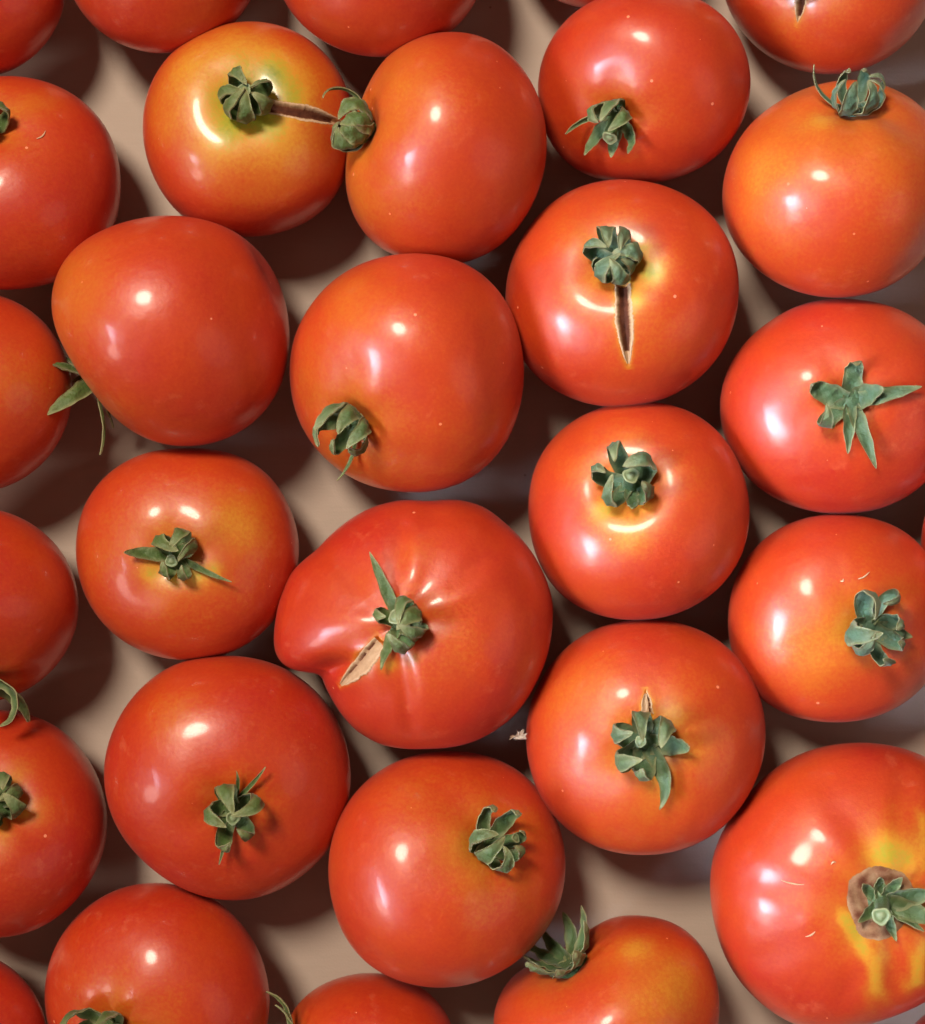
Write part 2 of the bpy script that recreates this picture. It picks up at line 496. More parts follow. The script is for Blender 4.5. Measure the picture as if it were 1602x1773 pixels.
        wid = hw * np.interp(t, [0, 0.35, 0.75, 1], [prof[0], prof[1], prof[1] * 0.72, prof[2]])
        wid = wid * (1 + 0.07 * np.sin(t * 13 + 1) + 0.04 * np.sin(t * 29 + 1)) + 0.00008
        dep = cr.get('depth', 0.0026)
        # groove in the skin
        M = (np.linalg.norm(P - Q.mean(0), axis=-1) < seg[-1] * K * 0.9 + hw * 3)
        idx = np.argwhere(M); X = P[M]
        D = np.linalg.norm(X[:, None] - Q[None], axis=-1); k = D.argmin(1)
        lat = np.abs(((X - Q[k]) * B[k]).sum(-1)); lon = np.abs(((X - Q[k]) * T[k]).sum(-1))
        wk = wid[k] * 0.97
        ok = (lat < wk) & (lon < 0.0008)
        disp = -dep * np.sqrt(np.clip(1 - (lat / wk) ** 2, 0, 1)) * np.clip(wk / (hw * 0.6), 0.1, 1)
        g = np.exp(-(np.clip(lat - wk, 0, 1) / 0.0011) ** 2) * (lon < 0.002) * cr.get('halo', 0.5)
        ripe[M] = ripe[M] * (1 - g) + 0.42 * g
        X = X + NN[k] * np.where(ok, disp, 0)[:, None]
        P[M] = X
        tt = np.linspace(-1.2, 1.2, ntt)
        if kind == 'open':
            hp = np.interp(np.abs(tt), [0, 0.5, 0.72, 0.9, 1.02, 1.2], [-1.0, -0.7, -0.12, 0.10, 0.10, -0.03])
            ed = np.interp(np.abs(tt), [0, 0.45, 0.62, 0.8, 1.0, 1.2], [0.05, 0.12, 0.5, 0.8, 0.95, 0.6])
        else:
            hp = np.interp(tt, [-1.2, -1.0, -0.85, -0.6, -0.35, 0.3, 0.8, 1.02, 1.2], [-0.03, 0.12, 0.05, -0.8, -0.2, -0.28, -0.1, 0.12, -0.03])
            ed = np.interp(tt, [-1.2, -1.0, -0.85, -0.6, -0.4, 0.3, 0.8, 1.02, 1.2], [0.6, 0.9, 0.7, 0.05, 0.55, 0.75, 0.72, 0.95, 0.6])
        r = s.rng
        rag = 1 + 0.035 * r.normal(size=(ns, 1)) * np.ones((1, ntt)) + 0.03 * r.normal(size=(ns, ntt))
        lat2 = tt[None] * wid[:, None] * rag
        hh = hp[None] * dep * 0.75 * np.clip(wid[:, None] / (hw * 0.6), 0.05, 1)
        hh = hh - lat2 ** 2 / (2 * s.R * 0.8) + r.normal(size=(ns, ntt)) * 0.00003
        V = Q[:, None] + B[:, None] * lat2[..., None] + NN[:, None] * hh[..., None]
        edge = ed[None] * np.ones((ns, 1))
        if kind != 'open':
            bridge = (np.sin(t * 23 + 1.0) > 0.55)[:, None] & (ed[None] < 0.4)
            edge = np.where(bridge, 0.6, edge)
        edge = np.where(t[:, None] > 0.86, np.maximum(edge, 0.7), edge)
        qd = grid_faces(ns, ntt)
        a, b_, c_ = V.reshape(-1, 3)[qd[len(qd) // 2]][:3]
        if np.cross(b_ - a, c_ - a) @ NN[ns // 2] < 0: qd = qd[:, ::-1]
        return V.reshape(-1, 3), qd, edge.ravel()

    # ---------------------------------------------------------------- calyx, sepals and stalk
    def build_calyx(s):
        d = s.d
        cal = d.get('calyx')
        if cal is None: return
        light_tint = cal.get('light_tint', 0.0); k = K * cal.get('scale', 1.0)
        rng = s.rng
        lift = cal.get('lift', 0.0006)
        # receptacle: a shallow green dome
        nr, na = 7, 24
        r = np.linspace(0, cal.get('disc', 17) * k, nr)[:, None]; b = np.linspace(0, 2 * math.pi, na + 1)[None, :-1]
        rr = r * (1 + 0.08 * np.sin(5 * b + 1)); hh = lift + 0.0014 * (1 - (r / r.max()) ** 2) + 0 * b
        hh[-1] -= 0.0008
        V = s.above(rr * np.cos(b), rr * np.sin(b), hh).reshape(-1, 3)
        q = grid_faces(nr, na, True)
        cx = make_obj('calyx', V - s.loc, q, LEAF, s.e, {'edge': np.zeros(len(V)), 'light_tint': np.full(len(V), light_tint)})
        for sp in cal['sepals']:
            ang, L, curl, wd = sp[:4]
            bend = (sp[4] if len(sp) > 4 else 0) + (rng.uniform(-22, 22) if curl > 100 else 0)
            if curl > 100: curl += rng.uniform(-14, 20); L *= rng.uniform(0.94, 1.10); wd *= 1.08
            t0 = sp[5] if len(sp) > 5 else (rng.uniform(0.05, 0.14) if curl > 100 else 0.22)
            if len(sp) < 6 and curl > 100: L *= 1.05
            roll = sp[6] if len(sp) > 6 and curl < 100 else rng.uniform(-0.45, 0.45)
            s.sepal(cx, ang, L * k, curl, wd * k, bend, t0, roll, light_tint + rng.uniform(-0.12, 0.12), lift)
        st = cal.get('stalk')
        if st:
            ln, rad, tx, ty = st[0] * k, st[1] * k * 0.9, st[2], st[3]
            nu, nv = 12, 18
            t = np.linspace(0, 1, nu)[:, None]; b = np.linspace(0, 2 * math.pi, nv + 1)[None, :-1]
            rr = rad * (1.15 - 0.25 * np.sin(t * 2.6) + 0.14 * t ** 3) * (1 + 0.09 * np.sin(3 * b + 2 * t + s.b0) + 0.05 * np.sin(5 * b + s.b0 * 2))
            X = rr * np.cos(b) + tx * ln * t ** 1.3; Y = rr * np.sin(b) + ty * ln * t ** 1.3
            tilt = (tx * np.cos(b) + ty * np.sin(b)) * rr * t * 0.8
            Z = lift + ln * t - tilt + 0 * b
            V = s.above(0 * X, 0 * Y, 0 * Z) * 0
            base = s.above(np.array([0.0]), np.array([0.0]), np.array([0.0]))[0]
            V = base + (np.stack([X, Y, Z], -1) @ s.M.T)
            ed = np.where(t > 0.93, 0.85, 0.15) + 0 * b
            so = make_obj('stalk', V.reshape(-1, 3) - s.loc, grid_faces(nu, nv, True), LEAF, s.e,
                          {'edge': ed.ravel(), 'light_tint': np.full(nu * nv, light_tint * 0.7)})
            rim = V[-1]; c0 = rim.mean(0); ax = s.M @ np.array([tx, ty, 1.0]); ax /= np.linalg.norm(ax)
            rs = np.array([1.0, 0.86, 0.72, 0.5, 0.35, 0.1]); hs = np.array([0, 0.12, -0.05, -0.08, 0.10, 0.14]) * rad
            VV = np.concatenate([c0 + (rim - c0) * f + ax * h for f, h in zip(rs, hs)])
            make_obj('cut_end', VV - s.loc, grid_faces(6, nv, True), CUT, so, {'edge': np.repeat(rs, nv)},
                     [[5 * nv, 5 * nv + i, 5 * nv + i + 1] for i in range(1, nv - 1)])

    def sepal(s, parent, ang, L, curl, W, bend, t0, roll, light_tint, lift):
        rng = s.rng
        ns, nq = 26, 7
        t = np.linspace(0, 1, ns)
        u = np.clip((t - t0) / (1 - t0), 0, 1)
        th = math.radians(curl) * (u ** 1.0) + math.radians(10) * np.sin(t * 3)
        ph = math.radians(ang) + math.radians(bend) * t ** 1.5
        ds = L / (ns - 1)
        r0 = 7 * K
        x = r0 * math.cos(ph[0]) + np.r_[0, np.cumsum(np.cos(th) * np.cos(ph) * ds)][:-1]
        y = r0 * math.sin(ph[0]) + np.r_[0, np.cumsum(np.cos(th) * np.sin(ph) * ds)][:-1]
        h = lift + 0.0006 + np.r_[0, np.cumsum(np.sin(th) * ds)][:-1]
        h = np.maximum(h, 0.0005)
        wv = W * 0.5 * np.clip(1 - t, 0, 1) ** (0.56 if curl > 100 else 0.66) * (0.70 + 0.9 * t * (1 - t) + 0.25 * t)
        wv = wv * (1 + 0.06 * np.sin(t * 17 + rng.rand() * 6)) + 0.00007
        q = np.linspace(-1, 1, nq)
        rl = roll + 0.5 * rng.uniform(-1, 1) * t
        sx = -np.sin(ph); sy = np.cos(ph)
        nx = -np.sin(th) * np.cos(ph); ny = -np.sin(th) * np.sin(ph); nz = np.cos(th)
        cup = rng.uniform(0.10, 0.42); p1, p2 = rng.rand(2) * 6.28
        def layer(off):
            lat = wv[:, None] * q[None]
            hn = cup * wv[:, None] * (q[None] ** 2) - 0.10 * wv[:, None] * np.exp(-(q[None] / 0.18) ** 2) + off
            hn = hn + wv[:, None] * (0.10 * np.sin(t[:, None] * 15 + q[None] * 2.5 + p1) + 0.07 * np.sin(t[:, None] * 31 - q[None] * 3.5 + p2))
            la = lat * np.cos(rl)[:, None] - hn * np.sin(rl)[:, None]
            hb = lat * np.sin(rl)[:, None] + hn * np.cos(rl)[:, None]
            X = x[:, None] + la * sx[:, None] + hb * nx[:, None]
            Y = y[:, None] + la * sy[:, None] + hb * ny[:, None]
            Z = h[:, None] + hb * nz[:, None]
            return s.above(X, Y, np.maximum(Z, 0.0002))
        th_ = 0.00034
        A = layer(th_ * 0.5 * 1.0); B = layer(-th_ * 0.5)
        V = np.vstack([A.reshape(-1, 3), B.reshape(-1, 3)])
        n0 = ns * nq
        f = [grid_faces(ns, nq, False, 0, True), grid_faces(ns, nq, False, n0, False)]
        i = np.arange(ns - 1)
        f.append(np.stack([i * nq, (i + 1) * nq, n0 + (i + 1) * nq, n0 + i * nq], -1))
        f.append(np.stack([i * nq + nq - 1, n0 + i * nq + nq - 1, n0 + (i + 1) * nq + nq - 1, (i + 1) * nq + nq - 1], -1))
        jq = np.arange(nq - 1)
        f.append(np.stack([jq, n0 + jq, n0 + jq + 1, jq + 1], -1))
        f.append(np.stack([(ns - 1) * nq + jq, (ns - 1) * nq + jq + 1, n0 + (ns - 1) * nq + jq + 1, n0 + (ns - 1) * nq + jq], -1))
        ed = np.maximum(np.abs(q[None]) ** 1.2 * 0.9, np.clip(t[:, None] * 1.9 - 0.95, 0, 1)) + 0 * t[:, None]
        make_obj('sepal', V - s.loc, np.vstack(f), LEAF, parent,
                 {'edge': np.r_[ed.ravel(), ed.ravel()], 'light_tint': np.full(len(V), light_tint)})

# ------------------------------------------------------------------ data: the tomatoes, row by row
def oval(cx, cy, rx, ry=None, n=20):
    ry = ry or rx
    return [(cx + rx * math.cos(2 * math.pi * i / n), cy + ry * math.sin(2 * math.pi * i / n)) for i in range(n)]

def curled(n, r, wd, start=0, curl=200, jit=10, seed=1):
    g = np.random.RandomState(seed)
    return [(start + i * 360 / n + g.uniform(-jit, jit), r / 0.49 * g.uniform(0.92, 1.08), curl + g.uniform(-25, 20), wd * g.uniform(0.9, 1.1)) for i in range(n)]

T = []
def tom(label, outline, stem, **kw):
    T.append(dict(label=label, outline=outline, stem=stem, **kw))

tom('red tomato cut off by the top left corner of the photo', oval(-42, -18, 160, 158), (-130, -60), ripe=0.97, stemripe=0.8)
tom('red tomato at the top edge, above the yellow shouldered tomato, lower half showing', oval(285, -77, 172, 175), (280, -190), ripe=0.92)
tom('red tomato at the top edge, above the sideways tomato, only its lower part showing', oval(660, -72, 185, 180), (690, -210), ripe=0.93)
tom('sliver of red tomato at the top edge, behind the one with thick pale stalk', oval(1032, -152, 166, 168), (1030, -230), ripe=0.93)
tom('red tomato at the top right edge with a short corky split at its top', oval(1432, -52, 188, 185), (1392, -48), ripe=0.92, stemripe=0.60, shoulder=0.6,
    cracks=[dict(path=[(1391, -22), (1386, 8), (1381, 38)], hw=9)],
    calyx=dict(light_tint=0.8, sepals=curled(5, 45, 32, 20, seed=5)))
tom('yellow green shouldered tomato with a long split running right from its calyx',
    [(430, 37), (370, 47), (310, 80), (270, 125), (249, 190), (250, 250), (268, 310), (305, 365), (355, 400), (420, 409), (490, 400), (555, 370), (595, 315), (610, 250), (608, 180), (585, 120), (545, 75), (490, 45)],
    (426, 180), ripe=0.90, stemripe=0.25, shoulder=0.68, dep=0.17, wd=0.33, rib=0.006,
    patches=[(330, 130, 70, 0.50), (480, 120, 40, 0.40), (500, 170, 30, 0.30), (470, 130, 22, 0.16), (300, 210, 45, 0.60), (420, 330, 40, 0.76)],
    cracks=[dict(path=[(466, 184), (500, 190), (545, 198), (598, 215)], hw=13.5, prof=(0.85, 1.0, 0.15), halo=0.25)],
    calyx=dict(light_tint=0.0, stalk=(46, 10.5, 0.02, 0.10), disc=18, sepals=[(113, 104, 195, 33, 0), (178, 92, 200, 34, -10), (226, 108, 200, 38, 6), (275, 116, 195, 36, 0), (325, 108, 190, 38, 8), (32, 84, 205, 32, 0)]))
tom('tomato on its side, calyx at its left end touching the long split',
    [(790, 58), (730, 65), (685, 85), (650, 125), (628, 180), (608, 240), (598, 300), (605, 360), (635, 415), (700, 450), (780, 460), (850, 440), (905, 385), (935, 320), (945, 250), (935, 180), (900, 115), (850, 70)],
    (650, 235), axis=(-0.86, 0.10, 0.50), hz=0.92, ripe=0.90, stemripe=0.62, shoulder=0.9, dep=0.14, wd=0.24, patches=[(660, 170, 50, 0.72), (670, 330, 70, 0.74)],
    calyx=dict(light_tint=0.0, stalk=(30, 11, 0, 0), scale=0.92, sepals=[(0, 112, 172, 50, 0, 0.05, 0), (48, 112, 172, 46, 0, 0.05, 0), (95, 150, 165, 13, 10, 0.12), (180, 100, 170, 40, 0, 0.05), (235, 108, 175, 46, 0, 0.05, 0), (275, 108, 172, 46, 0, 0.05, 0), (320, 110, 172, 46, 0, 0.05, 0)]))
tom('red tomato with a thick pale stalk stub and thin curled sepals, upper right',
    [(1110, -8), (1030, 5), (970, 50), (937, 110), (932, 180), (950, 250), (1000, 303), (1060, 318), (1120, 319), (1200, 300), (1262, 250), (1294, 180), (1293, 110), (1265, 50), (1200, 0)],
    (1068, 205), ripe=0.95, stemripe=0.74, shoulder=0.6, dep=0.11, wd=0.26,
    calyx=dict(light_tint=0.15, stalk=(50, 14, 0.05, -0.45), scale=0.88, sepals=[(165, 84, 70, 17, 75), (128, 88, 165, 40, 20), (80, 86, 165, 40, -20), (30, 84, 185, 34), (218, 84, 100, 32, 60), (266, 66, 40, 34, 0), (322, 92, 100, 34, -70)]))
tom('orange red tomato at the right edge, crown tipped up with one long upright sepal',
    [(1470, 143), (1400, 155), (1345, 183), (1292, 222), (1257, 288), (1246, 350), (1262, 412), (1302, 465), (1370, 505), (1440, 517), (1520, 505), (1590, 455), (1635, 370), (1642, 280), (1602, 200), (1540, 155)],
    (1463, 192), axis=(0.03, 0.74, 0.67), ripe=0.84, stemripe=0.60, shoulder=0.9, dep=0.12, wd=0.26, hz=0.86, rib=0.02, patches=[(1330, 290, 70, 0.62), (1400, 230, 60, 0.62), (1420, 210, 22, 0.40)],
    calyx=dict(light_tint=1.0, disc=20, scale=0.72, sepals=[(295, 124, 155, 50, 0, 0.12), (340, 124, 160, 46, 0, 0.12), (248, 124, 158, 50, 0, 0.12), (8, 122, 178, 26, 0, 0.14), (172, 150, 90, 11, -10, 0.1), (60, 120, 165, 34, 0, 0.1), (115, 120, 165, 34, 0, 0.1), (203, 126, 160, 36, 0, 0.12)]))
tom('red tomato on the left edge, second row, part of its calyx showing at the frame',
    [(40, 137), (110, 155), (165, 195), (198, 245), (210, 310), (205, 380), (170, 450), (100, 490), (40, 500), (-60, 492), (-140, 430), (-172, 320), (-140, 220), (-60, 150)],
    (-14, 232), ripe=0.98, stemripe=0.62, shoulder=0.6, fibres=[(64, 241, 79, 228)], calyx=dict(light_tint=0.1, sepals=curled(6, 40, 34, 10, seed=3)))
tom('large smooth red tomato with its calyx turned down under its lower left side',
    [(290, 378), (220, 388), (150, 415), (105, 465), (89, 530), (98, 580), (128, 622), (155, 665), (192, 712), (240, 755), (300, 772), (370, 770), (440, 735), (488, 670), (503, 600), (495, 530), (470, 460), (420, 410), (350, 382)],
    (140, 670), axis=(-0.80, -0.50, -0.10), hz=0.90, ripe=0.93, stemripe=0.62, shoulder=0.9, patches=[(130, 500, 90, 0.66)],
    dep=0.12, calyx=dict(light_tint=0.0, lift=0.002, stalk=(40, 10, 0, 0), sepals=[(20, 115, 110, 34, 10), (75, 110, 60, 30, 0), (130, 120, 90, 28), (190, 120, 70, 26), (250, 130, 50, 16), (310, 140, 60, 12, 20)]))
tom('red tomato on the left edge, third row, no calyx showing', oval(-48, 680, 177, 174), (-150, 690), ripe=0.92, stemripe=0.7, patches=[(20, 650, 70, 0.78)])
tom('big round tomato in the middle with an open ring of sepals at its lower left',
    [(735, 443), (660, 450), (590, 480), (535, 540), (508, 600), (505, 660), (520, 730), (560, 790), (620, 833), (690, 850), (760, 850), (830, 820), (880, 760), (903, 680), (903, 610), (885, 540), (850, 490), (800, 455)],
    (622, 726), ripe=0.90, stemripe=0.68, shoulder=0.7, hz=0.84, dep=0.11, wd=0.22, patches=[(600, 520, 70, 0.74), (600, 820, 60, 0.70)],
    calyx=dict(light_tint=0.15, scale=0.84, sepals=[(105, 112, 165, 42, -35, 0.10), (60, 108, 165, 42, 30, 0.10), (15, 108, 165, 38, 40, 0.10), (325, 112, 165, 34, -40, 0.1), (270, 108, 60, 10, -50, 0.3), (235, 100, 175, 32, 35, 0.06), (165, 108, 165, 40, -30, 0.06)]))
tom('tomato with a dark open split running down from its crumpled teal calyx',
    [(1080, 312), (1000, 325), (940, 365), (900, 420), (877, 490), (880, 560), (905, 625), (950, 670), (1010, 697), (1080, 704), (1150, 690), (1210, 655), (1255, 600), (1277, 520), (1275, 450), (1250, 395), (1200, 345), (1140, 320)],
    (1068, 462), ripe=0.90, stemripe=0.60, shoulder=0.48, dep=0.17, wd=0.32, rib=0.006, patches=[(1128, 470, 26, 0.22), (1112, 430, 18, 0.28), (1100, 520, 16, 0.30)],
    cracks=[dict(path=[(1078, 492), (1081, 555), (1088, 630)], hw=14, prof=(0.8, 1.0, 0.1), halo=0.5)],
    calyx=dict(light_tint=0.8, disc=20, sepals=[(155, 104, 190, 34, 15), (108, 106, 200, 38, -10), (62, 100, 195, 38, 0), (8, 100, 200, 42, 10), (280, 112, 170, 38, 10), (228, 108, 195, 40, 0), (190, 60, 120, 30), (330, 70, 150, 34)]))
tom('tomato on the right with a flat star calyx whose thin sepals reach right and down',
    [(1480, 520), (1400, 523), (1330, 560), (1275, 610), (1250, 670), (1250, 740), (1275, 800), (1320, 850), (1390, 880), (1470, 888), (1550, 872), (1610, 830), (1650, 760), (1660, 680), (1640, 600), (1600, 560), (1550, 530)],
    (1473, 695), ripe=0.95, stemripe=0.74, shoulder=0.5, dep=0.08, wd=0.26, rib=0.010,
    calyx=dict(light_tint=0.55, sepals=[(20, 58, 60, 50, 0, 0.1, 0), (88, 92, 140, 40, 0, 0.45, 0), (163, 88, 110, 44, 0, 0.55, 0), (10, 112, 6, 36, 4, 0.2, 0), (288, 116, 4, 32, 6, 0.2, 0), (262, 84, 8, 28, 10, 0.2, 0), (215, 130, 175, 34, 75, 0.25, 0)]))
tom('tomato on the left with pale corky wedges around a twisted green calyx',
    [(320, 778), (250, 783), (190, 815), (145, 870), (130, 930), (135, 1000), (160, 1060), (210, 1110), (270, 1137), (330, 1143), (400, 1130), (460, 1090), (500, 1030), (518, 950), (505, 890), (475, 835), (430, 795), (380, 780)],
    (305, 962), ripe=0.88, stemripe=0.62, shoulder=0.6, dep=0.12, wd=0.28, patches=[(420, 910, 55, 0.58), (262, 992, 20, 0.34), (300, 1002, 16, 0.36), (340, 995, 20, 0.34), (372, 984, 14, 0.36)],
    calyx=dict(light_tint=0.0, stalk=(22, 10, -0.2, -0.4), sepals=[(176, 84, 70, 32, 0, 0.5), (128, 98, 195, 34, 20), (70, 96, 190, 34, -25), (20, 96, 200, 34, 20), (332, 100, 12, 14, 10), (300, 92, 160, 26, -40), (245, 84, 170, 30, 30)]))
tom('red tomato on the left edge, fourth row, a long sepal hanging from its lower side',
    oval(-42, 1047, 184, 169), (-26, 1172), ripe=0.95, stemripe=0.8, hz=0.86,
    calyx=dict(light_tint=0.2, sepals=[(325, 112, 60, 24, -60), (20, 104, 150, 30, -50), (90, 80, 170, 30), (160, 80, 170, 30), (230, 90, 150, 30)]))
tom('large misshapen tomato with a nose like lobe on its left side and a tan split',
    [(790, 864), (740, 868), (700, 865), (640, 880), (585, 915), (550, 950), (507, 985), (486, 1030), (477, 1070), (473, 1105), (477, 1136), (489, 1156), (510, 1166), (535, 1169), (552, 1164), (559, 1180), (568, 1200), (585, 1230), (612, 1262), (660, 1290), (740, 1297), (820, 1285), (890, 1240), (930, 1180), (955, 1100), (957, 1040), (930, 970), (880, 910), (835, 876)],
    (695, 1078), c=(735, 1080), smooth=1.6, ripe=0.96, stemripe=0.72, shoulder=0.5, dep=0.09, wd=0.24, rib=0.020, nrib=7, lump=0.012, pow=2.2,
    dents=[(525, 1090, 0.10, 62), (590, 1200, -0.06, 40)],
    grooves=[(550, 1168, 604, 1146, 0.10, 18), (575, 960, 640, 1035, 0.06, 24), (712, 1275, 700, 1150, 0.035, 16), (690, 880, 694, 1010, 0.035, 18), (850, 960, 760, 1030, 0.03, 20), (860, 1200, 760, 1110, 0.02, 22)],
    patches=[(775, 1130, 60, 0.72), (715, 960, 40, 0.76), (675, 1150, 14, 0.50), (715, 1140, 12, 0.5)],
    cracks=[dict(path=[(656, 1112), (630, 1145), (590, 1186)], hw=17, kind='cork', prof=(0.6, 1.0, 0.1), halo=0.5)],
    calyx=dict(light_tint=0.15, stalk=(36, 12, 0.05, 0.25), sepals=[(112, 124, 6, 26, 8, 0.2, 0), (65, 104, 185, 34, 25), (20, 96, 200, 40, 20), (335, 104, 190, 40, -20), (288, 120, 180, 40, 0), (248, 78, 20, 28, 10), (160, 72, 170, 30)]))
tom('tomato right of the misshapen one, heart shaped calyx around a pale stalk end',
    [(1110, 697), (1030, 710), (960, 755), (925, 810), (916, 880), (925, 950), (960, 1020), (1020, 1060), (1090, 1072), (1160, 1065), (1230, 1030), (1280, 970), (1297, 890), (1285, 820), (1250, 755), (1190, 710)],
    (1090, 842), ripe=0.92, stemripe=0.60, shoulder=0.46, dep=0.17, wd=0.31, rib=0.006, patches=[(1045, 885, 20, 0.36), (1085, 925, 40, 0.52)],
    calyx=dict(light_tint=0.6, stalk=(42, 13, 0.18, 0.05), sepals=[(112, 118, 190, 34, 0), (172, 116, 165, 34, -35), (238, 120, 170, 30, 15), (318, 112, 130, 40, 15), (35, 112, 175, 48, -15), (280, 60, 60, 30)]))
tom('tomato by the right edge with a bluish calyx curling to the right near its side',
    [(1450, 892), (1370, 905), (1310, 945), (1275, 1000), (1262, 1070), (1270, 1140), (1305, 1200), (1370, 1240), (1440, 1249), (1520, 1240), (1590, 1200), (1630, 1140), (1640, 1060), (1620, 980), (1570, 920), (1510, 897)],
    (1500, 1085), ripe=0.92, stemripe=0.68, shoulder=0.5, dep=0.10, wd=0.24, patches=[(1400, 1120, 80, 0.64), (1460, 1090, 40, 0.52)], fibres=[(1485, 1003, 1505, 990), (1455, 1006, 1460, 1002)],
    calyx=dict(light_tint=1.0, sepals=[(112, 150, 175, 34, -50, 0.08, 0), (70, 138, 165, 24, -60, 0.15, 0), (185, 132, 178, 48, 0, 0.05, 0), (225, 126, 175, 40, 40, 0.05, 0), (275, 124, 170, 34, 50, 0.05, 0), (330, 100, 165, 34, 10, 0.05), (20, 96, 170, 34, 0, 0.05), (348, 64, 40, 40, 0, 0.1)]))
tom('broad red tomato below the nose lobe, small green calyx with a pale stalk dot',
    [(400, 1137), (320, 1143), (250, 1185), (203, 1250), (180, 1320), (185, 1385), (205, 1440), (250, 1490), (300, 1530), (370, 1557), (440, 1557), (510, 1525), (570, 1470), (600, 1400), (607, 1330), (590, 1260), (550, 1200), (490, 1155)],
    (403, 1395), ripe=0.92, stemripe=0.80, shoulder=0.4, dep=0.13, wd=0.27, patches=[(300, 1240, 60, 0.76)],
    calyx=dict(light_tint=0.0, stalk=(34, 11.5, 0.0, -0.2), sepals=[(105, 108, 190, 40, 0), (172, 104, 180, 32, -10), (250, 108, 165, 32, 5), (305, 92, 180, 30, 20), (38, 116, 180, 34, -10), (55, 86, 14, 10, 0), (75, 66, 14, 10, 30), (255, 84, 10, 10, 0)]))
tom('red tomato on the left edge, fifth row, dark green calyx half cut by the frame',
    [(20, 1230), (80, 1245), (130, 1280), (165, 1330), (185, 1390), (187, 1450), (160, 1520), (120, 1570), (60, 1610), (0, 1620), (-80, 1610), (-160, 1550), (-200, 1440), (-180, 1320), (-90, 1245)],
    (0, 1392), ripe=0.97, stemripe=0.42, shoulder=0.42, dep=0.14, wd=0.30, calyx=dict(light_tint=0.15, sepals=curled(6, 44, 38, 25, seed=11)))
tom('large tomato with a knotted calyx, a hooked sepal below and pale scar above it',
    [(1150, 1075), (1070, 1078), (1000, 1105), (945, 1165), (915, 1230), (915, 1310), (935, 1380), (975, 1430), (1040, 1470), (1120, 1480), (1200, 1465), (1260, 1425), (1300, 1370), (1325, 1300), (1322, 1230), (1295, 1160), (1240, 1105)],
    (1118, 1287), ripe=0.90, stemripe=0.56, shoulder=0.55, dep=0.11, wd=0.27, rib=0.012, patches=[(1165, 1240, 24, 0.42), (1145, 1330, 18, 0.42), (1000, 1200, 70, 0.74)],
    cracks=[dict(path=[(1121, 1236), (1119, 1200)], hw=9, kind='cork', prof=(1.0, 0.9, 0.1), halo=0.8)],
    calyx=dict(light_tint=0.55, disc=20, stalk=(26, 9, -0.3, 0.2), sepals=[(98, 118, 185, 36, -10), (158, 108, 170, 42, 35), (214, 124, 180, 42, -35), (42, 126, 180, 42, 20), (0, 92, 90, 44), (308, 110, 14, 34, -75, 0.3, 0), (262, 90, 150, 46)]))
tom('round tomato low in the middle with a small tipped calyx right of its centre',
    [(780, 1300), (700, 1310), (640, 1345), (590, 1410), (572, 1480), (578, 1560), (605, 1630), (660, 1680), (730, 1702), (800, 1702), (870, 1675), (925, 1630), (965, 1570), (978, 1490), (965, 1420), (930, 1360), (860, 1310)],
    (843, 1462), ripe=0.90, stemripe=0.60, shoulder=0.5, dep=0.10, wd=0.22, patches=[(800, 1480, 40, 0.56), (700, 1370, 70, 0.78)],
    calyx=dict(light_tint=0.25, scale=0.86, stalk=(62, 9, 0.45, 0.0), sepals=[(118, 118, 165, 34, -60), (178, 112, 170, 40, -5), (222, 116, 172, 38, 15), (268, 110, 170, 36, 30), (320, 96, 160, 34, 30), (60, 100, 150, 34, -30), (10, 80, 165, 30)]))
tom('tomato at bottom left with small dark specks, calyx cut by the lower edge',
    [(265, 1527), (190, 1545), (130, 1590), (92, 1650), (80, 1710), (88, 1785), (140, 1860), (240, 1900), (340, 1895), (420, 1850), (462, 1785), (468, 1720), (455, 1660), (420, 1600), (370, 1555), (315, 1532)],
    (202, 1775), ripe=0.94, stemripe=0.72, shoulder=0.7, dep=0.11, wd=0.26, rib=0.018, calyx=dict(light_tint=0.2, sepals=curled(6, 52, 38, 15, curl=150, seed=21)))
tom('red tomato cut off by the bottom left corner', oval(-68, 1795, 158, 158), (-180, 1860), ripe=0.98, stemripe=0.8)
tom('small red tomato at the bottom edge, only its top and dry sepal tips showing',
    [(650, 1680), (590, 1688), (535, 1715), (502, 1755), (490, 1810), (500, 1880), (550, 1950), (640, 1980), (730, 1950), (782, 1880), (792, 1810), (782, 1765), (752, 1722), (705, 1690)],
    (505, 1808), axis=(-0.93, 0.12, 0.30), ripe=0.93, stemripe=0.75, hz=0.85,
    calyx=dict(light_tint=0.0, sepals=[(80, 120, 80, 12, 20), (50, 110, 70, 10, 40), (20, 90, 150, 26), (150, 80, 160, 26), (230, 80, 150, 26), (300, 80, 150, 26)]))
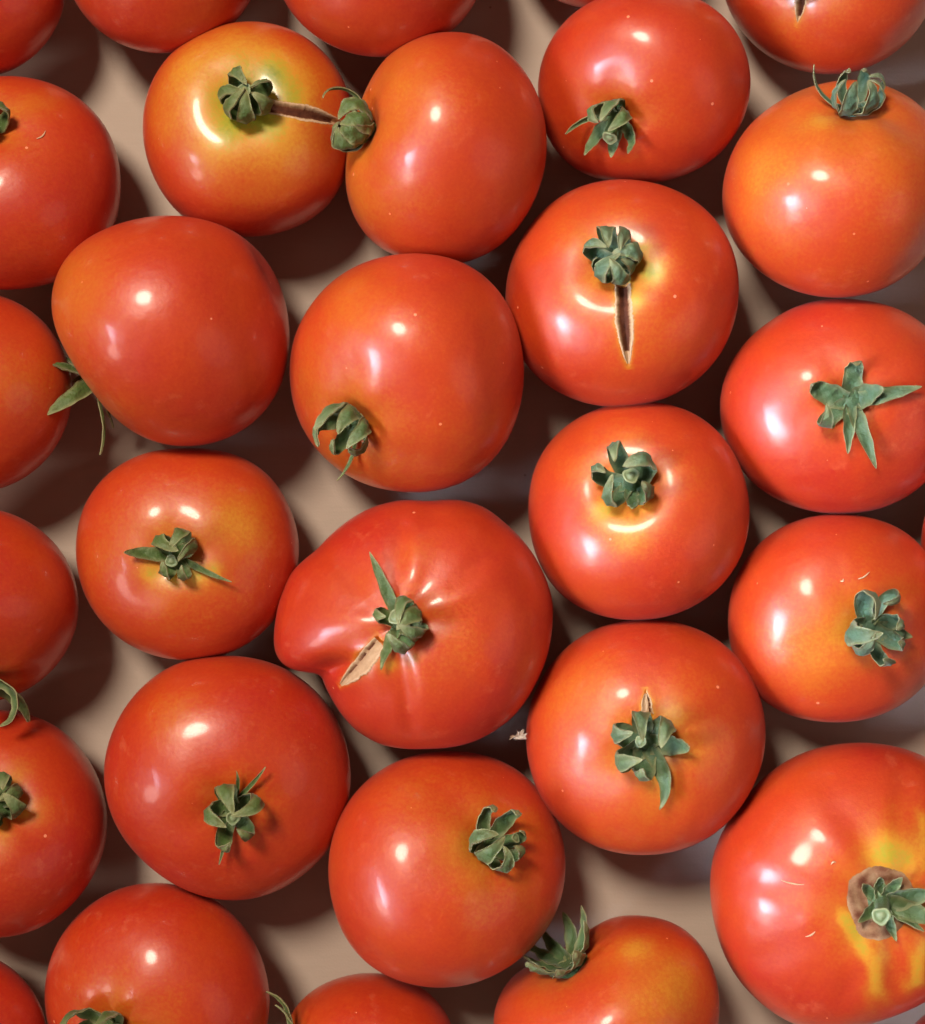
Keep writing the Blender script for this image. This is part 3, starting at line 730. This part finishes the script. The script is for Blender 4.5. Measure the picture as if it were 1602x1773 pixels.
tom('tomato at the bottom edge with a yellow patch and dark upright sepals, upper left',
    [(1110, 1578), (1055, 1580), (1015, 1605), (975, 1640), (930, 1655), (885, 1680), (860, 1720), (853, 1780), (875, 1850), (950, 1910), (1050, 1930), (1150, 1910), (1215, 1850), (1238, 1770), (1240, 1700), (1218, 1640), (1170, 1592)],
    (995, 1628), c=(1050, 1750), axis=(-0.56, 0.80, 0.22), hz=0.84, smooth=6.0, ripe=0.86, stemripe=0.80, shoulder=0.6, dep=0.08, wd=0.24,
    patches=[(1105, 1645, 34, 0.40), (1170, 1700, 60, 0.56), (1120, 1740, 60, 0.62)],
    calyx=dict(light_tint=0.3, disc=36, scale=1.12, lift=0.0010, sepals=[(330, 96, 88, 60, 10, 0.05), (285, 84, 80, 56, 20, 0.05), (240, 92, 92, 60, 0, 0.05), (200, 84, 84, 50, 0, 0.05), (15, 104, 84, 44, 10, 0.05), (55, 110, 80, 44, 0, 0.05), (95, 110, 80, 44, 0, 0.05), (135, 110, 80, 44, 0, 0.05), (165, 110, 80, 50, 0, 0.05)]))
tom('biggest tomato, ribbed and yellow streaked, brown corky ring around its stalk',
    [(1480, 1288), (1400, 1300), (1330, 1340), (1290, 1390), (1250, 1440), (1230, 1510), (1240, 1600), (1260, 1670), (1310, 1730), (1370, 1775), (1445, 1792), (1520, 1768), (1602, 1735), (1680, 1680), (1720, 1600), (1735, 1510), (1700, 1400), (1640, 1330), (1560, 1295)],
    (1524, 1560), ripe=0.93, stemripe=0.70, shoulder=0.5, dep=0.10, wd=0.26, rib=0.011, nrib=8, lump=0.012, hz=0.72,
    patches=[(1535, 1478, 36, 0.30), (1570, 1486, 24, 0.36), (1590, 1560, 24, 0.44), (1400, 1420, 30, 0.8)],
    dents=[(1370, 1555, 0.012, 18)], grooves=[(1280, 1400, 1450, 1500, 0.008, 30), (1240, 1530, 1440, 1545, 0.020, 22), (1290, 1690, 1460, 1600, 0.014, 26), (1420, 1330, 1490, 1480, 0.012, 26), (1450, 1770, 1500, 1640, 0.016, 22), (1550, 1740, 1540, 1640, 0.016, 20), (1600, 1300, 1550, 1470, 0.02, 22)],
    streaks=[(1466, 1592, 1498, 1645, 17, 0.38), (1519, 1660, 1508, 1758, 15, 0.42), (1596, 1645, 1586, 1700, 17, 0.40), (1600, 1420, 1596, 1500, 16, 0.55)],
    ring=60, fibres=[(1352, 1523, 1392, 1532), (1395, 1621, 1411, 1612), (1448, 1493, 1440, 1497)],
    calyx=dict(light_tint=0.35, disc=24, lift=0.0016, stalk=(58, 13.5, -0.32, -0.22), sepals=[(345, 96, 16, 44, -20, 0.2, 0), (15, 84, 30, 44), (60, 52, 60, 30), (105, 50, 70, 30), (140, 56, 60, 26), (210, 50, 30, 26), (285, 56, 20, 24), (325, 70, 12, 24)]))
tom('red tomato cut off by the bottom right corner', oval(1705, 1888, 172, 170), (1790, 1930), ripe=0.96, stemripe=0.8)
tom('sliver of a red tomato at the right edge, beside the tomato with the star calyx', oval(1761, 940, 170, 168), (1850, 940), ripe=0.96, stemripe=0.8)

# ------------------------------------------------------------------ table surface
def build_table():
    V = np.array([[-0.6, -0.6, 0], [0.6, -0.6, 0], [0.6, 0.6, 0], [-0.6, 0.6, 0],
                  [-0.6, -0.6, -0.02], [0.6, -0.6, -0.02], [0.6, 0.6, -0.02], [-0.6, 0.6, -0.02]])
    q = [[0, 1, 2, 3], [7, 6, 5, 4], [0, 4, 5, 1], [1, 5, 6, 2], [2, 6, 7, 3], [3, 7, 4, 0]]
    o = make_obj('table', V, q, TABLE)
    o.data.polygons.foreach_set('use_smooth', np.zeros(6, dtype=bool))
    o['kind'] = 'structure'; o['label'] = 'pale beige cardboard surface under the tomatoes'
build_table()

def corky_ring(t, rad):
    """brown scar tissue around the stalk"""
    rng = np.random.RandomState(4)
    nr, na = 16, 96
    b = np.linspace(0, 2 * math.pi, na + 1)[None, :-1]
    f = np.linspace(0.30, 1.0, nr)[:, None]
    out = rad * K * (1 + 0.05 * np.sin(3 * b + 1) + 0.018 * np.sin(8 * b) + 0.008 * np.sin(19 * b + 2)
                     - 0.22 * np.exp(-((b - 5.9) / 0.45) ** 2) - 0.22 * np.exp(-((b + 0.38) / 0.45) ** 2))
    r = out * f
    h = 0.00050 + 0.00016 * np.sin(f * 9 + 2 * np.sin(4 * b)) + rng.normal(size=(nr, na)) * 0.00007
    h = h - 0.00070 * np.clip((f - 0.82) / 0.18, 0, 1) ** 1.5 + 0 * b
    V = t.above(r * np.cos(b), r * np.sin(b), h)
    edge = 0.36 + 0.16 * np.sin(b * 5 + f * 7) * np.sin(f * 11) - 0.07 * np.sin(b * 9) + 0.12 * np.clip((f - 0.85) / 0.15, 0, 1)
    make_obj('stem_scar', V.reshape(-1, 3) - t.loc, grid_faces(nr, na, True), CORK, t.e, {'edge': edge.ravel()})

for i, d in enumerate(T):
    t = Tomato(d, i)
    t.build()
    if d.get('ring'): corky_ring(t, d['ring'])

# ------------------------------------------------------------------ dried flower remnant caught between two tomatoes
def dried_flower():
    rng = np.random.RandomState(9)
    e = bpy.data.objects.new('dried_flower', None); sc.collection.objects.link(e)
    base = from_px(899, 1275, 0.037); e.location = base
    e['label'] = 'tiny pale dried flower scrap in the dark gap below the misshapen tomato'; e['category'] = 'dried flower'
    m, nt, p = mat("dry_husk")
    n = N(nt, 'ShaderNodeTexNoise', i_Scale=900.0, i_Detail=3.0)
    g = nt.nodes.new('ShaderNodeNewGeometry'); nt.links.new(g.outputs['Position'], n.inputs['Vector'])
    nt.links.new(mixc(nt, n.outputs['Fac'], (0.24, 0.17, 0.10), (0.72, 0.62, 0.50)), p.inputs['Base Color'])
    p.inputs['Roughness'].default_value = 0.8
    # fluted, crumpled husk opening to the upper right
    nu, nv = 14, 30
    t = np.linspace(0, 1, nu)[:, None]; b = np.linspace(0, 2 * math.pi, nv + 1)[None, :-1]
    r = (0.25 + 0.75 * t ** 0.8) * 7.5 * K * (1 + 0.30 * np.sin(5 * b) * t)
    ax = np.array([0.93, 0.32, 0.1]); ax /= np.linalg.norm(ax)
    s1 = np.cross(ax, [0, 0, 1.0]); s1 /= np.linalg.norm(s1); s2 = np.cross(ax, s1)
    ln = 19 * K * (1 + 0.22 * np.sin(5 * b + 0.5) * t)
    V = (ax * ((t - 0.5) * ln)[..., None] + s1 * (r * np.cos(b))[..., None] + s2 * (r * 0.7 * np.sin(b))[..., None])
    V = V + rng.normal(size=V.shape) * 0.00010
    make_obj('husk', V.reshape(-1, 3), grid_faces(nu, nv, True), m, e)
    for a, l, q in ((95, 11, -2), (75, 13, 4), (215, 11, -9), (40, 9, 7), (185, 7, -10)):
        ns = 8; tt = np.linspace(0, 1, ns)[:, None]; w_ = np.linspace(-1, 1, 3)[None]
        c, s_ = math.cos(math.radians(a)), math.sin(math.radians(a))
        X = q * K + c * l * K * tt - s_ * w_ * 2.2 * K * (1 - tt) ** 0.7
        Y = s_ * l * K * tt + c * w_ * 2.2 * K * (1 - tt) ** 0.7 + 2 * K
        Z = 0.001 + 0.0012 * tt + 0.0003 * w_ ** 2
        A = np.stack([X, Y, Z + 0 * X], -1); B = A - [0, 0, 0.00018]
        V = np.vstack([A.reshape(-1, 3), B.reshape(-1, 3)])
        make_obj('petal', V, np.vstack([grid_faces(ns, 3), grid_faces(ns, 3, False, ns * 3, True)]), m, e)
dried_flower()
